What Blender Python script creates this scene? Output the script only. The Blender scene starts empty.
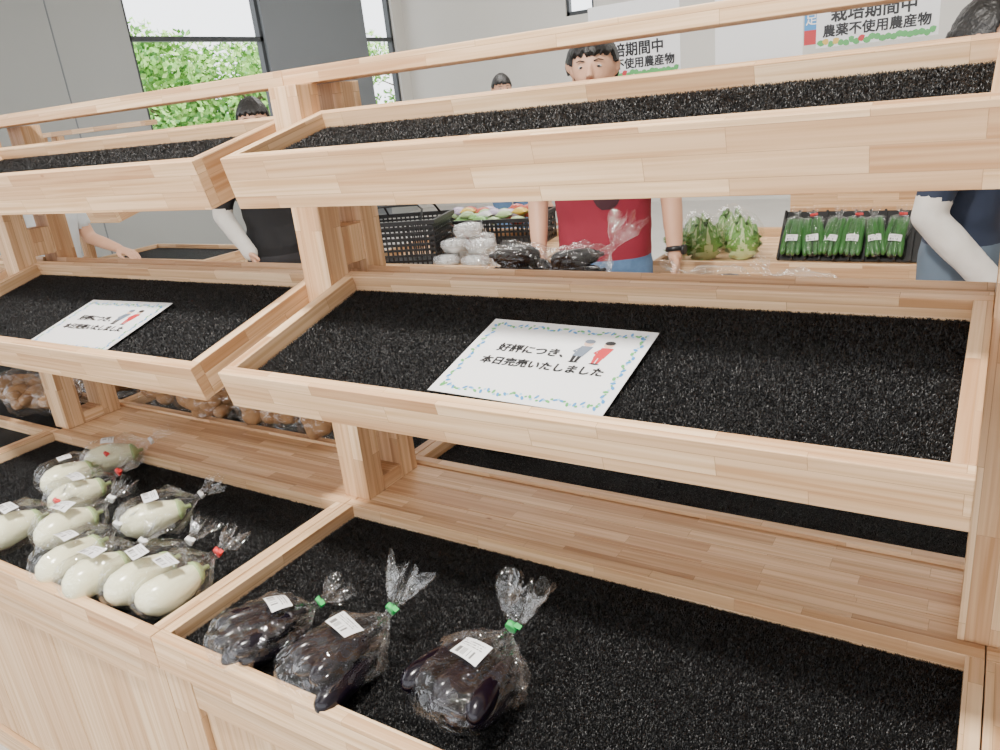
import bpy, bmesh, math, random
import numpy as np
from mathutils import Vector, Matrix, noise
from mathutils.bvhtree import BVHTree
random.seed(7); rng=np.random.default_rng(7)
scene=bpy.context.scene
COL=scene.collection
# ------------------------------------------------------------------ materials
def nmat(name):
    m=bpy.data.materials.new(name); m.use_nodes=True
    nt=m.node_tree; b=nt.nodes['Principled BSDF']
    return m,nt,b
def flat(name,col,rough=.6,metal=0,spec=.5,bump=0,scale=60,var=0):
    m,nt,b=nmat(name)
    b.inputs['Base Color'].default_value=(*col,1); b.inputs['Roughness'].default_value=rough
    b.inputs['Metallic'].default_value=metal; b.inputs['Specular IOR Level'].default_value=spec
    if bump or var:
        tc=nt.nodes.new('ShaderNodeTexCoord'); n=nt.nodes.new('ShaderNodeTexNoise'); n.inputs['Scale'].default_value=scale
        nt.links.new(tc.outputs['Object'],n.inputs['Vector'])
        if bump:
            bp=nt.nodes.new('ShaderNodeBump'); bp.inputs['Strength'].default_value=bump; bp.inputs['Distance'].default_value=.005
            nt.links.new(n.outputs['Fac'],bp.inputs['Height']); nt.links.new(bp.outputs['Normal'],b.inputs['Normal'])
        if var:
            mx=nt.nodes.new('ShaderNodeMix'); mx.data_type='RGBA'
            mx.inputs['A'].default_value=(*[c*(1-var) for c in col],1); mx.inputs['B'].default_value=(*[min(1,c*(1+var)) for c in col],1)
            nt.links.new(n.outputs['Fac'],mx.inputs['Factor']); nt.links.new(mx.outputs['Result'],b.inputs['Base Color'])
    return m
def wood(name='pine_laminated',c1=(.88,.63,.39),c2=(.60,.36,.195),row=.031,length=.26):
    m,nt,b=nmat(name); N=nt.nodes; L=nt.links
    uv=N.new('ShaderNodeUVMap')
    br=N.new('ShaderNodeTexBrick'); br.offset=.41; br.inputs['Scale'].default_value=1
    br.inputs['Color1'].default_value=(*c1,1); br.inputs['Color2'].default_value=(*c2,1)
    br.inputs['Mortar'].default_value=(c2[0]*.8,c2[1]*.8,c2[2]*.8,1); br.inputs['Mortar Size'].default_value=.0004
    br.inputs['Brick Width'].default_value=length; br.inputs['Row Height'].default_value=row
    L.new(uv.outputs['UV'],br.inputs['Vector'])
    mp=N.new('ShaderNodeMapping'); mp.inputs['Scale'].default_value=(2.2,95,1); L.new(uv.outputs['UV'],mp.inputs['Vector'])
    ad=N.new('ShaderNodeVectorMath'); ad.operation='ADD'; L.new(mp.outputs['Vector'],ad.inputs[0])
    sc=N.new('ShaderNodeVectorMath'); sc.operation='SCALE'; sc.inputs['Scale'].default_value=37; L.new(br.outputs['Color'],sc.inputs[0]); L.new(sc.outputs['Vector'],ad.inputs[1])
    n1=N.new('ShaderNodeTexNoise'); n1.inputs['Scale'].default_value=1; n1.inputs['Detail'].default_value=4; n1.inputs['Distortion'].default_value=.6
    L.new(ad.outputs['Vector'],n1.inputs['Vector'])
    rp=N.new('ShaderNodeValToRGB'); rp.color_ramp.elements[0].position=.33; rp.color_ramp.elements[0].color=(.72,.60,.48,1)
    rp.color_ramp.elements[1].position=.62; rp.color_ramp.elements[1].color=(1,1,1,1); L.new(n1.outputs['Fac'],rp.inputs['Fac'])
    mx=N.new('ShaderNodeMix'); mx.data_type='RGBA'; mx.blend_type='MULTIPLY'; mx.inputs['Factor'].default_value=.9
    L.new(br.outputs['Color'],mx.inputs['A']); L.new(rp.outputs['Color'],mx.inputs['B'])
    # sparse knots
    vo=N.new('ShaderNodeTexVoronoi'); vo.inputs['Scale'].default_value=1; mk=N.new('ShaderNodeMapping'); mk.inputs['Scale'].default_value=(5,12,1); L.new(uv.outputs['UV'],mk.inputs['Vector']); L.new(mk.outputs['Vector'],vo.inputs['Vector'])
    kr=N.new('ShaderNodeValToRGB'); kr.color_ramp.elements[0].position=.02; kr.color_ramp.elements[0].color=(.45,.27,.15,1); kr.color_ramp.elements[1].position=.055; kr.color_ramp.elements[1].color=(1,1,1,1); L.new(vo.outputs['Distance'],kr.inputs['Fac'])
    sp=N.new('ShaderNodeSeparateColor'); L.new(vo.outputs['Color'],sp.inputs[0]); gt=N.new('ShaderNodeMath'); gt.operation='GREATER_THAN'; gt.inputs[1].default_value=.86; L.new(sp.outputs[0],gt.inputs[0])
    m3=N.new('ShaderNodeMix'); m3.data_type='RGBA'; m3.blend_type='MULTIPLY'; L.new(gt.outputs[0],m3.inputs['Factor']); L.new(mx.outputs['Result'],m3.inputs['A']); L.new(kr.outputs['Color'],m3.inputs['B'])
    L.new(m3.outputs['Result'],b.inputs['Base Color'])
    b.inputs['Roughness'].default_value=.5; b.inputs['Specular IOR Level'].default_value=.35
    return m
WOOD=wood()
PLY=wood('pine_panel',(.78,.56,.35),(.66,.44,.26),.09,1.9)
MATB=flat('black_mat',(.004,.004,.0045),.7,bump=.9,scale=420,spec=.2)
BRIS=flat('black_mat_fibre',(.005,.005,.0055),.40,spec=.38)
WHITE=flat('white_paper',(.88,.89,.90),.25)
BLACKP=flat('black_plastic',(.012,.012,.013),.4)
def film(name,tint=(1,1,1),haze=.008,gl=.03,bs=.45):
    m,nt,b=nmat(name); N=nt.nodes; L=nt.links; N.remove(b); out=[n for n in N if n.type=='OUTPUT_MATERIAL'][0]
    tr=N.new('ShaderNodeBsdfTransparent'); tr.inputs['Color'].default_value=(*tint,1)
    g=N.new('ShaderNodeBsdfGlossy'); g.inputs['Roughness'].default_value=.05; g.inputs['Color'].default_value=(1,1,1,1)
    df=N.new('ShaderNodeBsdfDiffuse'); df.inputs['Color'].default_value=(.85,.87,.9,1)
    tc=N.new('ShaderNodeTexCoord'); ns=N.new('ShaderNodeTexNoise'); ns.inputs['Scale'].default_value=34; ns.inputs['Detail'].default_value=1.2; ns.inputs['Distortion'].default_value=1.8
    L.new(tc.outputs['Object'],ns.inputs['Vector'])
    bp=N.new('ShaderNodeBump'); bp.inputs['Strength'].default_value=bs; bp.inputs['Distance'].default_value=.012; L.new(ns.outputs['Fac'],bp.inputs['Height'])
    L.new(bp.outputs['Normal'],g.inputs['Normal'])
    fr=N.new('ShaderNodeLayerWeight'); fr.inputs['Blend'].default_value=.15; L.new(bp.outputs['Normal'],fr.inputs['Normal'])
    ma=N.new('ShaderNodeMath'); ma.operation='MULTIPLY_ADD'; ma.inputs[1].default_value=.45; ma.inputs[2].default_value=gl; ma.use_clamp=True; L.new(fr.outputs['Facing'],ma.inputs[0])
    m1=N.new('ShaderNodeMixShader'); L.new(ma.outputs[0],m1.inputs[0]); L.new(tr.outputs[0],m1.inputs[1]); L.new(g.outputs[0],m1.inputs[2])
    m2=N.new('ShaderNodeMixShader'); m2.inputs[0].default_value=haze; L.new(m1.outputs[0],m2.inputs[1]); L.new(df.outputs[0],m2.inputs[2])
    L.new(m2.outputs[0],out.inputs['Surface'])
    return m
FILM=film('clear_bag_film')
def label_mat():
    m,nt,b=nmat('price_label'); N=nt.nodes; L=nt.links
    uv=N.new('ShaderNodeUVMap'); sp=N.new('ShaderNodeSeparateXYZ'); L.new(uv.outputs['UV'],sp.inputs[0])
    def M(op,a,bv,c=None):
        n=N.new('ShaderNodeMath'); n.operation=op
        for i,x in enumerate([a,bv]+([c] if c is not None else [])):
            if isinstance(x,(int,float)): n.inputs[i].default_value=x
            else: L.new(x,n.inputs[i])
        return n.outputs[0]
    u,v=sp.outputs[0],sp.outputs[1]
    wn=N.new('ShaderNodeTexWhiteNoise'); wn.noise_dimensions='1D'; L.new(M('FLOOR',M('MULTIPLY',u,46),0),wn.inputs['W'])
    bars=M('MULTIPLY',M('GREATER_THAN',wn.outputs['Value'],.5),M('MULTIPLY',M('COMPARE',v,.28,.17),M('COMPARE',u,.42,.34)))
    lines=M('MULTIPLY',M('COMPARE',M('FRACT',M('MULTIPLY',v,9),0),.5,.2),M('MULTIPLY',M('COMPARE',v,.75,.16),M('COMPARE',u,.45,.38)))
    wn2=N.new('ShaderNodeTexWhiteNoise'); wn2.noise_dimensions='2D'; cv=N.new('ShaderNodeCombineXYZ'); L.new(M('FLOOR',M('MULTIPLY',u,30),0),cv.inputs[0]); L.new(M('FLOOR',M('MULTIPLY',v,9),0),cv.inputs[1]); L.new(cv.outputs[0],wn2.inputs['Vector'])
    lines=M('MULTIPLY',lines,M('GREATER_THAN',wn2.outputs['Value'],.35))
    f=M('MULTIPLY',M('MAXIMUM',bars,lines),.85)
    mx=N.new('ShaderNodeMix'); mx.data_type='RGBA'; mx.inputs['A'].default_value=(.88,.88,.88,1); mx.inputs['B'].default_value=(.05,.05,.05,1)
    L.new(f,mx.inputs['Factor']); L.new(mx.outputs['Result'],b.inputs['Base Color']); b.inputs['Roughness'].default_value=.35
    return m
LABEL=label_mat()
# ------------------------------------------------------------------ helpers
def empty(name,loc=(0,0,0),rot=0):
    e=bpy.data.objects.new(name,None); e.location=loc; e.rotation_euler=(0,0,rot); COL.objects.link(e); e.empty_display_size=.1
    return e
def obj(name,bm_or_me,mats,parent=None,smooth=False,loc=None,rot=None):
    if isinstance(bm_or_me,bmesh.types.BMesh):
        me=bpy.data.meshes.new(name); bm_or_me.to_mesh(me); bm_or_me.free()
    else: me=bm_or_me
    for m in (mats if isinstance(mats,(list,tuple)) else [mats]): me.materials.append(m)
    if smooth: me.polygons.foreach_set('use_smooth',[True]*len(me.polygons))
    o=bpy.data.objects.new(name,me); COL.objects.link(o)
    if parent: o.parent=parent
    if loc: o.location=loc
    if rot: o.rotation_euler=rot
    return o
def board(bm,p,ex,ey,ez,mi=0):
    """box from corner p with edge vectors; UV U runs along the longest edge"""
    p=Vector(p); E=[Vector(ex),Vector(ey),Vector(ez)]
    uvl=bm.loops.layers.uv.verify(); v={}
    for i in (0,1):
        for j in (0,1):
            for k in (0,1): v[i,j,k]=bm.verts.new(p+E[0]*i+E[1]*j+E[2]*k)
    ln=[e.length for e in E]; lo=ln.index(max(ln)); off=(random.random()*9,random.random()*9)
    flip=E[0].cross(E[1]).dot(E[2])<0
    quads=[((0,0,0),(0,1,0),(1,1,0),(1,0,0)),((0,0,1),(1,0,1),(1,1,1),(0,1,1)),((0,0,0),(1,0,0),(1,0,1),(0,0,1)),
           ((0,1,0),(0,1,1),(1,1,1),(1,1,0)),((0,0,0),(0,0,1),(0,1,1),(0,1,0)),((1,0,0),(1,1,0),(1,1,1),(1,0,1))]
    for q in quads:
        qq=list(q)[::-1] if flip else q
        f=bm.faces.new([v[c] for c in qq]); f.material_index=mi
        var=[a for a in range(3) if len({c[a] for c in q})>1]
        if lo in var: ua=lo; va=[a for a in var if a!=lo][0]
        else: ua,va=var
        for l,c in zip(f.loops,qq): l[uvl].uv=(c[ua]*ln[ua]+off[0],c[va]*ln[va]+off[1]+ (0.013 if va==1 else 0))
def bx(bm,x0,x1,y0,y1,z0,z1,mi=0): board(bm,(x0,y0,z0),(x1-x0,0,0),(0,y1-y0,0),(0,0,z1-z0),mi)
def bevel(o,w=.0015):
    md=o.modifiers.new('bevel','BEVEL'); md.width=w; md.segments=2; md.limit_method='ANGLE'; return o
def loft(bm,rings,n=16,mi=0,cap=True):
    R=[]
    for c,a,b in rings:
        c,a,b=Vector(c),Vector(a),Vector(b)
        R.append([bm.verts.new(c+a*math.cos(2*math.pi*i/n)+b*math.sin(2*math.pi*i/n)) for i in range(n)])
    for r0,r1 in zip(R,R[1:]):
        for i in range(n):
            f=bm.faces.new((r0[i],r0[(i+1)%n],r1[(i+1)%n],r1[i])); f.material_index=mi; f.smooth=True
    if cap:
        f=bm.faces.new(R[0][::-1]); f.material_index=mi; f=bm.faces.new(R[-1]); f.material_index=mi
    return R
def tube(bm,pts,rad,n=12,mi=0,roundcap=True):
    P=[Vector(p) for p in pts]; r=list(rad)
    if roundcap:
        d0=(P[0]-P[1]).normalized(); d1=(P[-1]-P[-2]).normalized()
        a=[(P[0]+d0*r[0]*math.sin(t),r[0]*math.cos(t)) for t in (1.45,1.1,.6)]
        b=[(P[-1]+d1*r[-1]*math.sin(t),r[-1]*math.cos(t)) for t in (.6,1.1,1.45)]
        P=[q[0] for q in a]+P+[q[0] for q in b]; r=[q[1] for q in a]+r+[q[1] for q in b]
    rings=[]; ref=None
    for i,p in enumerate(P):
        t=(P[min(i+1,len(P)-1)]-P[max(i-1,0)]).normalized()
        if ref is None: ref=t.orthogonal().normalized()
        a=(ref-t*ref.dot(t)).normalized(); ref=a; b=t.cross(a)
        rings.append((p,a*r[i],b*r[i]))
    return loft(bm,rings,n,mi)
def grid_mesh(pts_fn,nu,nv,closed_u=True):
    bm=bmesh.new(); V=[[bm.verts.new(pts_fn(i,j)) for i in range(nu)] for j in range(nv)]
    for j in range(nv-1):
        for i in range(nu if closed_u else nu-1):
            bm.faces.new((V[j][i],V[j][(i+1)%nu],V[j+1][(i+1)%nu],V[j+1][i]))
    return bm
def remesh(bm,vox,smooth=4,fac=.5):
    """fuse overlapping closed parts into one continuous surface"""
    me=bpy.data.meshes.new('tmp'); bm.to_mesh(me); bm.free()
    o=bpy.data.objects.new('tmp',me); COL.objects.link(o)
    md=o.modifiers.new('r','REMESH'); md.mode='VOXEL'; md.voxel_size=vox
    s=o.modifiers.new('s','SMOOTH'); s.iterations=smooth; s.factor=fac
    dg=bpy.context.evaluated_depsgraph_get(); dg.update()
    out=bpy.data.meshes.new_from_object(o.evaluated_get(dg)); bpy.data.objects.remove(o)
    out.polygons.foreach_set('use_smooth',[True]*len(out.polygons)); return out
# ------------------------------------------------------------------ display rack
PITCH=1.245
def bristles(w,d,n,seed=0):
    g=np.random.default_rng(seed)
    p=np.stack([g.random(n)*w,g.random(n)*d,np.zeros(n)],1)
    th=g.random(n)*2*np.pi; wd=.00022+.0003*g.random(n); h=.0018+.0026*g.random(n); lean=.001+.003*g.random(n)
    t=np.stack([np.cos(th),np.sin(th),0*th],1); s=np.stack([-np.sin(th),np.cos(th),0*th],1)
    z=np.array([0,0,1.])
    v0=p-s*wd[:,None]; v1=p+s*wd[:,None]
    m=p+t*(lean*.35)[:,None]+z*(h*.7)[:,None]; v2=m+s*wd[:,None]; v3=m-s*wd[:,None]
    e=p+t*lean[:,None]+z*h[:,None]*(.75+.4*g.random(n))[:,None]; v4=e+s*wd[:,None]*.8; v5=e-s*wd[:,None]*.8
    V=np.stack([v0,v1,v2,v3,v4,v5],1).reshape(-1,3); i=np.arange(n)*6
    F=np.concatenate([np.stack([i,i+1,i+2,i+3],1),np.stack([i+3,i+2,i+4,i+5],1)])
    me=bpy.data.meshes.new('fibres'); me.vertices.add(len(V)); me.vertices.foreach_set('co',V.ravel())
    me.loops.add(F.size); me.loops.foreach_set('vertex_index',F.ravel()); me.polygons.add(len(F)); me.polygons.foreach_set('loop_start',np.arange(len(F))*4)
    me.update(calc_edges=True); return me
FIB={}
def fibre(key,w,d,dens):
    if key not in FIB:
        me=bristles(w,d,int(w*d*dens),len(FIB)); me.materials.append(BRIS); FIB[key]=me
    return FIB[key]
def tray(bm,x0,x1,y,z,D,a,h,th,matdrop,sgn=1):
    ed=Vector((0,sgn*math.cos(a),math.sin(a))); eu=Vector((0,-sgn*math.sin(a),math.cos(a))); ex=Vector((1,0,0)); o=Vector((0,y,z))
    W=x1-x0; X=Vector((x0,0,0))
    board(bm,o+X-eu*h,ex*W,ed*th,eu*h)
    board(bm,o+X-eu*h+ed*(D-th),ex*W,ed*th,eu*h)
    board(bm,o+X-eu*h+ed*th,ed*(D-2*th),ex*th,eu*h)
    board(bm,o+X+ex*(W-th)-eu*h+ed*th,ed*(D-2*th),ex*th,eu*h)
    board(bm,o+X+ex*th-eu*(h-.002)+ed*th,ex*(W-2*th),ed*(D-2*th),eu*.01)
    return o,ed,eu
def matpad(parent,x0,x1,o,ed,eu,D,h,th,drop,dens,key):
    bm=bmesh.new(); ex=Vector((1,0,0))
    p=o+Vector((x0+th+.001,0,0))-eu*(h-.012)+ed*(th+.001); W=x1-x0-2*th-.002; DD=D-2*th-.002
    board(bm,p,ex*W,ed*DD,eu*(h-.012-drop))
    obj('mat_pad',bm,MATB,parent)
    if dens:
        f=bpy.data.objects.new('mat_fibres',fibre(key,W,DD,dens)); COL.objects.link(f); f.parent=parent
        q=p+eu*(h-.012-drop)
        ez=eu; ey=ed
        if ex.cross(ey).dot(ez)<0: q=q+ex*W; ex2=-ex
        else: ex2=ex
        f.matrix_local=Matrix((( ex2.x,ey.x,ez.x,q.x),(ex2.y,ey.y,ez.y,q.y),(ex2.z,ey.z,ez.z,q.z),(0,0,0,1)))
MID=dict(y=0,z=1.09,D=.3925,a=.25,h=.0735,th=.024,drop=.034)
TOP=dict(y=.1048,z=1.4514,D=.274,a=.2312,h=.0933,th=.024,drop=.03)
BOT=dict(y=-.232,z=.6715,D=.53,a=0.,h=.07,th=.024,drop=.03)
YM=.4075 # mirror plane
def rack(k,dens=1,oy=0,ox=0,ledge=True):
    e=empty('display_rack',(k*PITCH+ox,oy,0))
    bm=bmesh.new(); specs=[]
    for side in (1,-1):
        for nm,T,x0,x1 in (('mid',MID,0,1.168),('top',TOP,0,1.168),('bot',BOT,-.0375,1.2055)):
            if nm=='top' and side==-1: continue
            y=T['y'] if side==1 else 2*YM-T['y']
            o,ed,eu=tray(bm,x0,x1,y,T['z'],T['D'],T['a'],T['h'],T['th'],T['drop'],side)
            specs.append((nm,T,x0,x1,o,ed,eu,side))
    bevel(obj('trays',bm,WOOD,e))
    for nm,T,x0,x1,o,ed,eu,side in specs:
        d={1:520000,0:0}[dens] if side==1 else ({1:120000,0:0}[dens] if nm=='bot' else 0)
        matpad(e,x0,x1,o,ed,eu,T['D'],T['h'],T['th'],T['drop'],d,nm+str(side))
    bm=bmesh.new()
    for (y0,y1) in ((.317,.375),(.44,.498)):
        bx(bm,-.0765,-.001,y0,y1,.664,1.566)
    bx(bm,-.0765,-.001,.375,.44,.664,.70); bx(bm,-.07,-.006,.375,.44,1.20,1.28)
    bx(bm,-.0765,PITCH-.0775,.36,.45,1.567,1.597)
    if ledge:
        for y0,y1 in ((.299,.365),(.3665,.432),(.4335,.5165)):
            bx(bm,-.0375,1.2055,y0,y1,.64,.6635)
    else:
        bm2=bmesh.new(); bx(bm2,-.0375,1.2055,.299,.5165,.62,.645); obj('mat_pad',bm2,MATB,e)
    bevel(obj('frame',bm,WOOD,e))
    bm=bmesh.new()
    for s in (1,-1):
        f=lambda y:(y if s==1 else 2*YM-y)
        def fb(x0,x1,y0,y1,z0,z1): 
            a,b=f(y0),f(y1); bx(bm,x0,x1,min(a,b),max(a,b),z0,z1)
        fb(-.0375,.035,-.226,-.17,.0,.6); fb(1.133,1.2055,-.226,-.17,.0,.6)
        fb(.0355,1.1325,-.224,-.18,.535,.6); fb(.0355,1.1325,-.224,-.18,.0,.07)
        for i in range(3):
            w=(1.1325-.0355)/3; fb(.0375+i*w,.0335+(i+1)*w,-.214,-.194,.074,.531)
        fb(-.037,-.015,-.169,.29,.02,.6); fb(1.183,1.205,-.169,.29,.02,.6)
    bx(bm,-.037,1.205,.30,.515,.02,.04)
    bevel(obj('cabinet',bm,PLY,e))
    return e
racks=[rack(k,1 if k in(-1,0) else 0,ledge=(k!=-2)) for k in (-2,-1,0,1)]
rack(0,0,2.0,-4.6)
# ------------------------------------------------------------------ signs
BLUE=flat('print_blue',(.05,.28,.62),.4); GREEN=flat('print_green',(.10,.42,.12),.4); RED=flat('print_red',(.55,.03,.04),.4)
INK=flat('print_black',(.01,.01,.012),.4); GREY=flat('print_grey',(.16,.2,.26),.4); SKINP=flat('print_skin',(.75,.5,.38),.4)
def text(s,size,parent,loc,mat,bold=0,rot=(0,0,0),alignx='LEFT',sx=1):
    M=Matrix.Rotation(rot[0],3,'X')
    offs=[(0,0)]+([(bold,0),(0,bold),(bold,bold),(bold/2,bold/2),(bold/2,0),(0,bold/2)] if bold else [])
    for i,(dx,dy) in enumerate(offs):
        cu=bpy.data.curves.new('lettering','FONT'); cu.body=s; cu.size=size; cu.align_x=alignx; cu.resolution_u=3
        cu.materials.append(mat); o=bpy.data.objects.new('lettering',cu); COL.objects.link(o); o.parent=parent
        o.location=Vector(loc)+M@Vector((dx,dy,i*.00008)); o.rotation_euler=rot; o.scale=(sx,1,1)
def disc(bm,x,y,z,rx,ry,mi,n=10,rot=0):
    c,s=math.cos(rot),math.sin(rot)
    f=bm.faces.new([bm.verts.new((x+rx*math.cos(t)*c-ry*math.sin(t)*s,y+rx*math.cos(t)*s+ry*math.sin(t)*c,z)) for t in [2*math.pi*i/n for i in range(n)]]); f.material_index=mi
def poly(bm,pts,z,mi):
    f=bm.faces.new([bm.verts.new((x,y,z)) for x,y in pts]); f.material_index=mi
def soldout_sign(cx,cy,rot):
    T=MID; a=T['a']; Wd,Hd=.306,.214
    e=empty('sold_out_sign'); ed=Vector((0,math.cos(a),math.sin(a))); eu=Vector((0,-math.sin(a),math.cos(a)))
    p=Vector((0,T['y'],T['z']))+Vector((cx,0,0))+ed*(cy/math.cos(a))-eu*(T['drop']-.0085)
    M=Matrix(((1,0,0,p.x),(0,ed.y,eu.y,p.y),(0,ed.z,eu.z,p.z),(0,0,0,1)))@Matrix.Rotation(rot,4,'Z')@Matrix.Rotation(.02,4,'X')
    e.matrix_world=M
    bm=bmesh.new(); bx(bm,-Wd/2,Wd/2,-Hd/2,Hd/2,0,.0012); obj('sheet',bm,WHITE,e)
    bm=bmesh.new(); r=random.Random(3); n=26
    for i in range(n):
        u=-Wd/2+.018+(Wd-.036)*i/(n-1)
        for v in (-Hd/2+.017,Hd/2-.017):
            disc(bm,u,v+.004*math.sin(i*1.7),.0016,.0055,.0026,1 if i%3 else 0,6,r.random()*3); disc(bm,u+.004,v+.005*math.cos(i),.0017,.0024,.0024,2 if i%2 else 0)
    for i in range(17):
        v=-Hd/2+.02+(Hd-.04)*i/16
        for u in (-Wd/2+.016,Wd/2-.016):
            disc(bm,u+.004*math.sin(i*1.9),v,.0016,.003,.005,1 if i%3 else 0,6,r.random()*3); disc(bm,u,v+.005,.0017,.002,.002,2 if i%2 else 0)
    obj('border',bm,[GREEN,BLUE,flat('print_sky',(.3,.6,.85),.4)],e)
    bm=bmesh.new()
    for x,mi,lean in ((.050,0,.004),(.086,2,.003)):
        y0=.006
        poly(bm,[(x-.009,y0+.018),(x+.009,y0+.018),(x+.012+lean,y0+.046),(x-.009+lean,y0+.046)],.0016,mi)
        poly(bm,[(x-.006,y0+.004),(x-.001,y0+.004),(x-.001,y0+.018),(x-.008,y0+.018)],.0016,3 if mi==0 else mi)
        poly(bm,[(x+.001,y0+.004),(x+.006,y0+.004),(x+.008,y0+.018),(x+.001,y0+.018)],.0016,3 if mi==0 else mi)
        poly(bm,[(x-.008+lean,y0+.043),(x-.014,y0+.030),(x-.002,y0+.022),(x-.001,y0+.025),(x-.009,y0+.031),(x-.005,y0+.040)],.0018,mi)
        disc(bm,x+lean,y0+.054,.0018,.0085,.0085,1); disc(bm,x+lean,y0+.059,.0019,.0092,.0058,3 if mi else 0)
        disc(bm,x,y0+.002,.0018,.009,.002,3)
    obj('printed_figures',bm,[GREY,SKINP,RED,INK],e)
    text('好評につき、',.0232,e,(-.098,.017,.0016),INK,.0015)
    text('本日完売いたしました',.0222,e,(-.110,-.020,.0016),INK,.0015)
    return e
soldout_sign(.578,.160,-.03)
soldout_sign(-.600,.134,.04)
# ------------------------------------------------------------------ bags
AUB=flat('aubergine_skin',(.004,.002,.006),.2,spec=.4)
CALYX=flat('calyx',(.02,.017,.02),.5)
WEGG=flat('white_eggplant_skin',(.86,.84,.58),.2,var=.08,scale=9)
GCAL=flat('green_calyx',(.38,.50,.22),.5)
POT=flat('potato_skin',(.36,.20,.09),.75,var=.35,scale=40,bump=.4)
CUC=flat('cucumber_skin',(.035,.13,.028),.3,var=.4,scale=30)
TAPEG=flat('green_tape',(.03,.45,.10),.4); TAPER=flat('red_tape',(.65,.03,.03),.4); TAPEW=flat('white_tape',(.8,.8,.8),.4)
def veg(bm,p,d,L,r,kind,mi_body=0,mi_cal=1):
    d=Vector(d).normalized(); prof={'aub':[(0,.35),(.06,.62),(.2,.75),(.45,.92),(.7,1.0),(.86,.86),(.95,.55),(.99,.2)],
      'white':[(0,.30),(.05,.5),(.16,.68),(.35,.88),(.6,1.0),(.8,.9),(.93,.6),(.99,.2)],
      'pot':[(0,.25),(.05,.5),(.2,.85),(.5,1.0),(.8,.85),(.95,.5),(1,.25)],
      'cuc':[(0,.4),(.05,.8),(.2,.95),(.5,1),(.85,.95),(.96,.7),(1,.3)]}[kind]
    p=Vector(p); a=d.orthogonal().normalized(); b=d.cross(a); bend=a*random.uniform(-.12,.12)*L
    rr=[]
    for s,q in prof:
        c=p+d*s*L+bend*(s*(1-s)*2); q2=q*(random.uniform(.85,1.12) if kind=='pot' else 1); rr.append((c,a*r*q2,b*r*q2))
    loft(bm,rr,14,mi_body)
    if kind in('aub','white'):
        rr=[(p-d*.016,a*.005,b*.005),(p-d*.004,a*.005,b*.005),(p,a*r*.42,b*r*.42),(p+d*.008,a*r*.64,b*r*.64),(p+d*.014,a*r*.70,b*r*.70)]
        loft(bm,rr,8,mi_cal)
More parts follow.
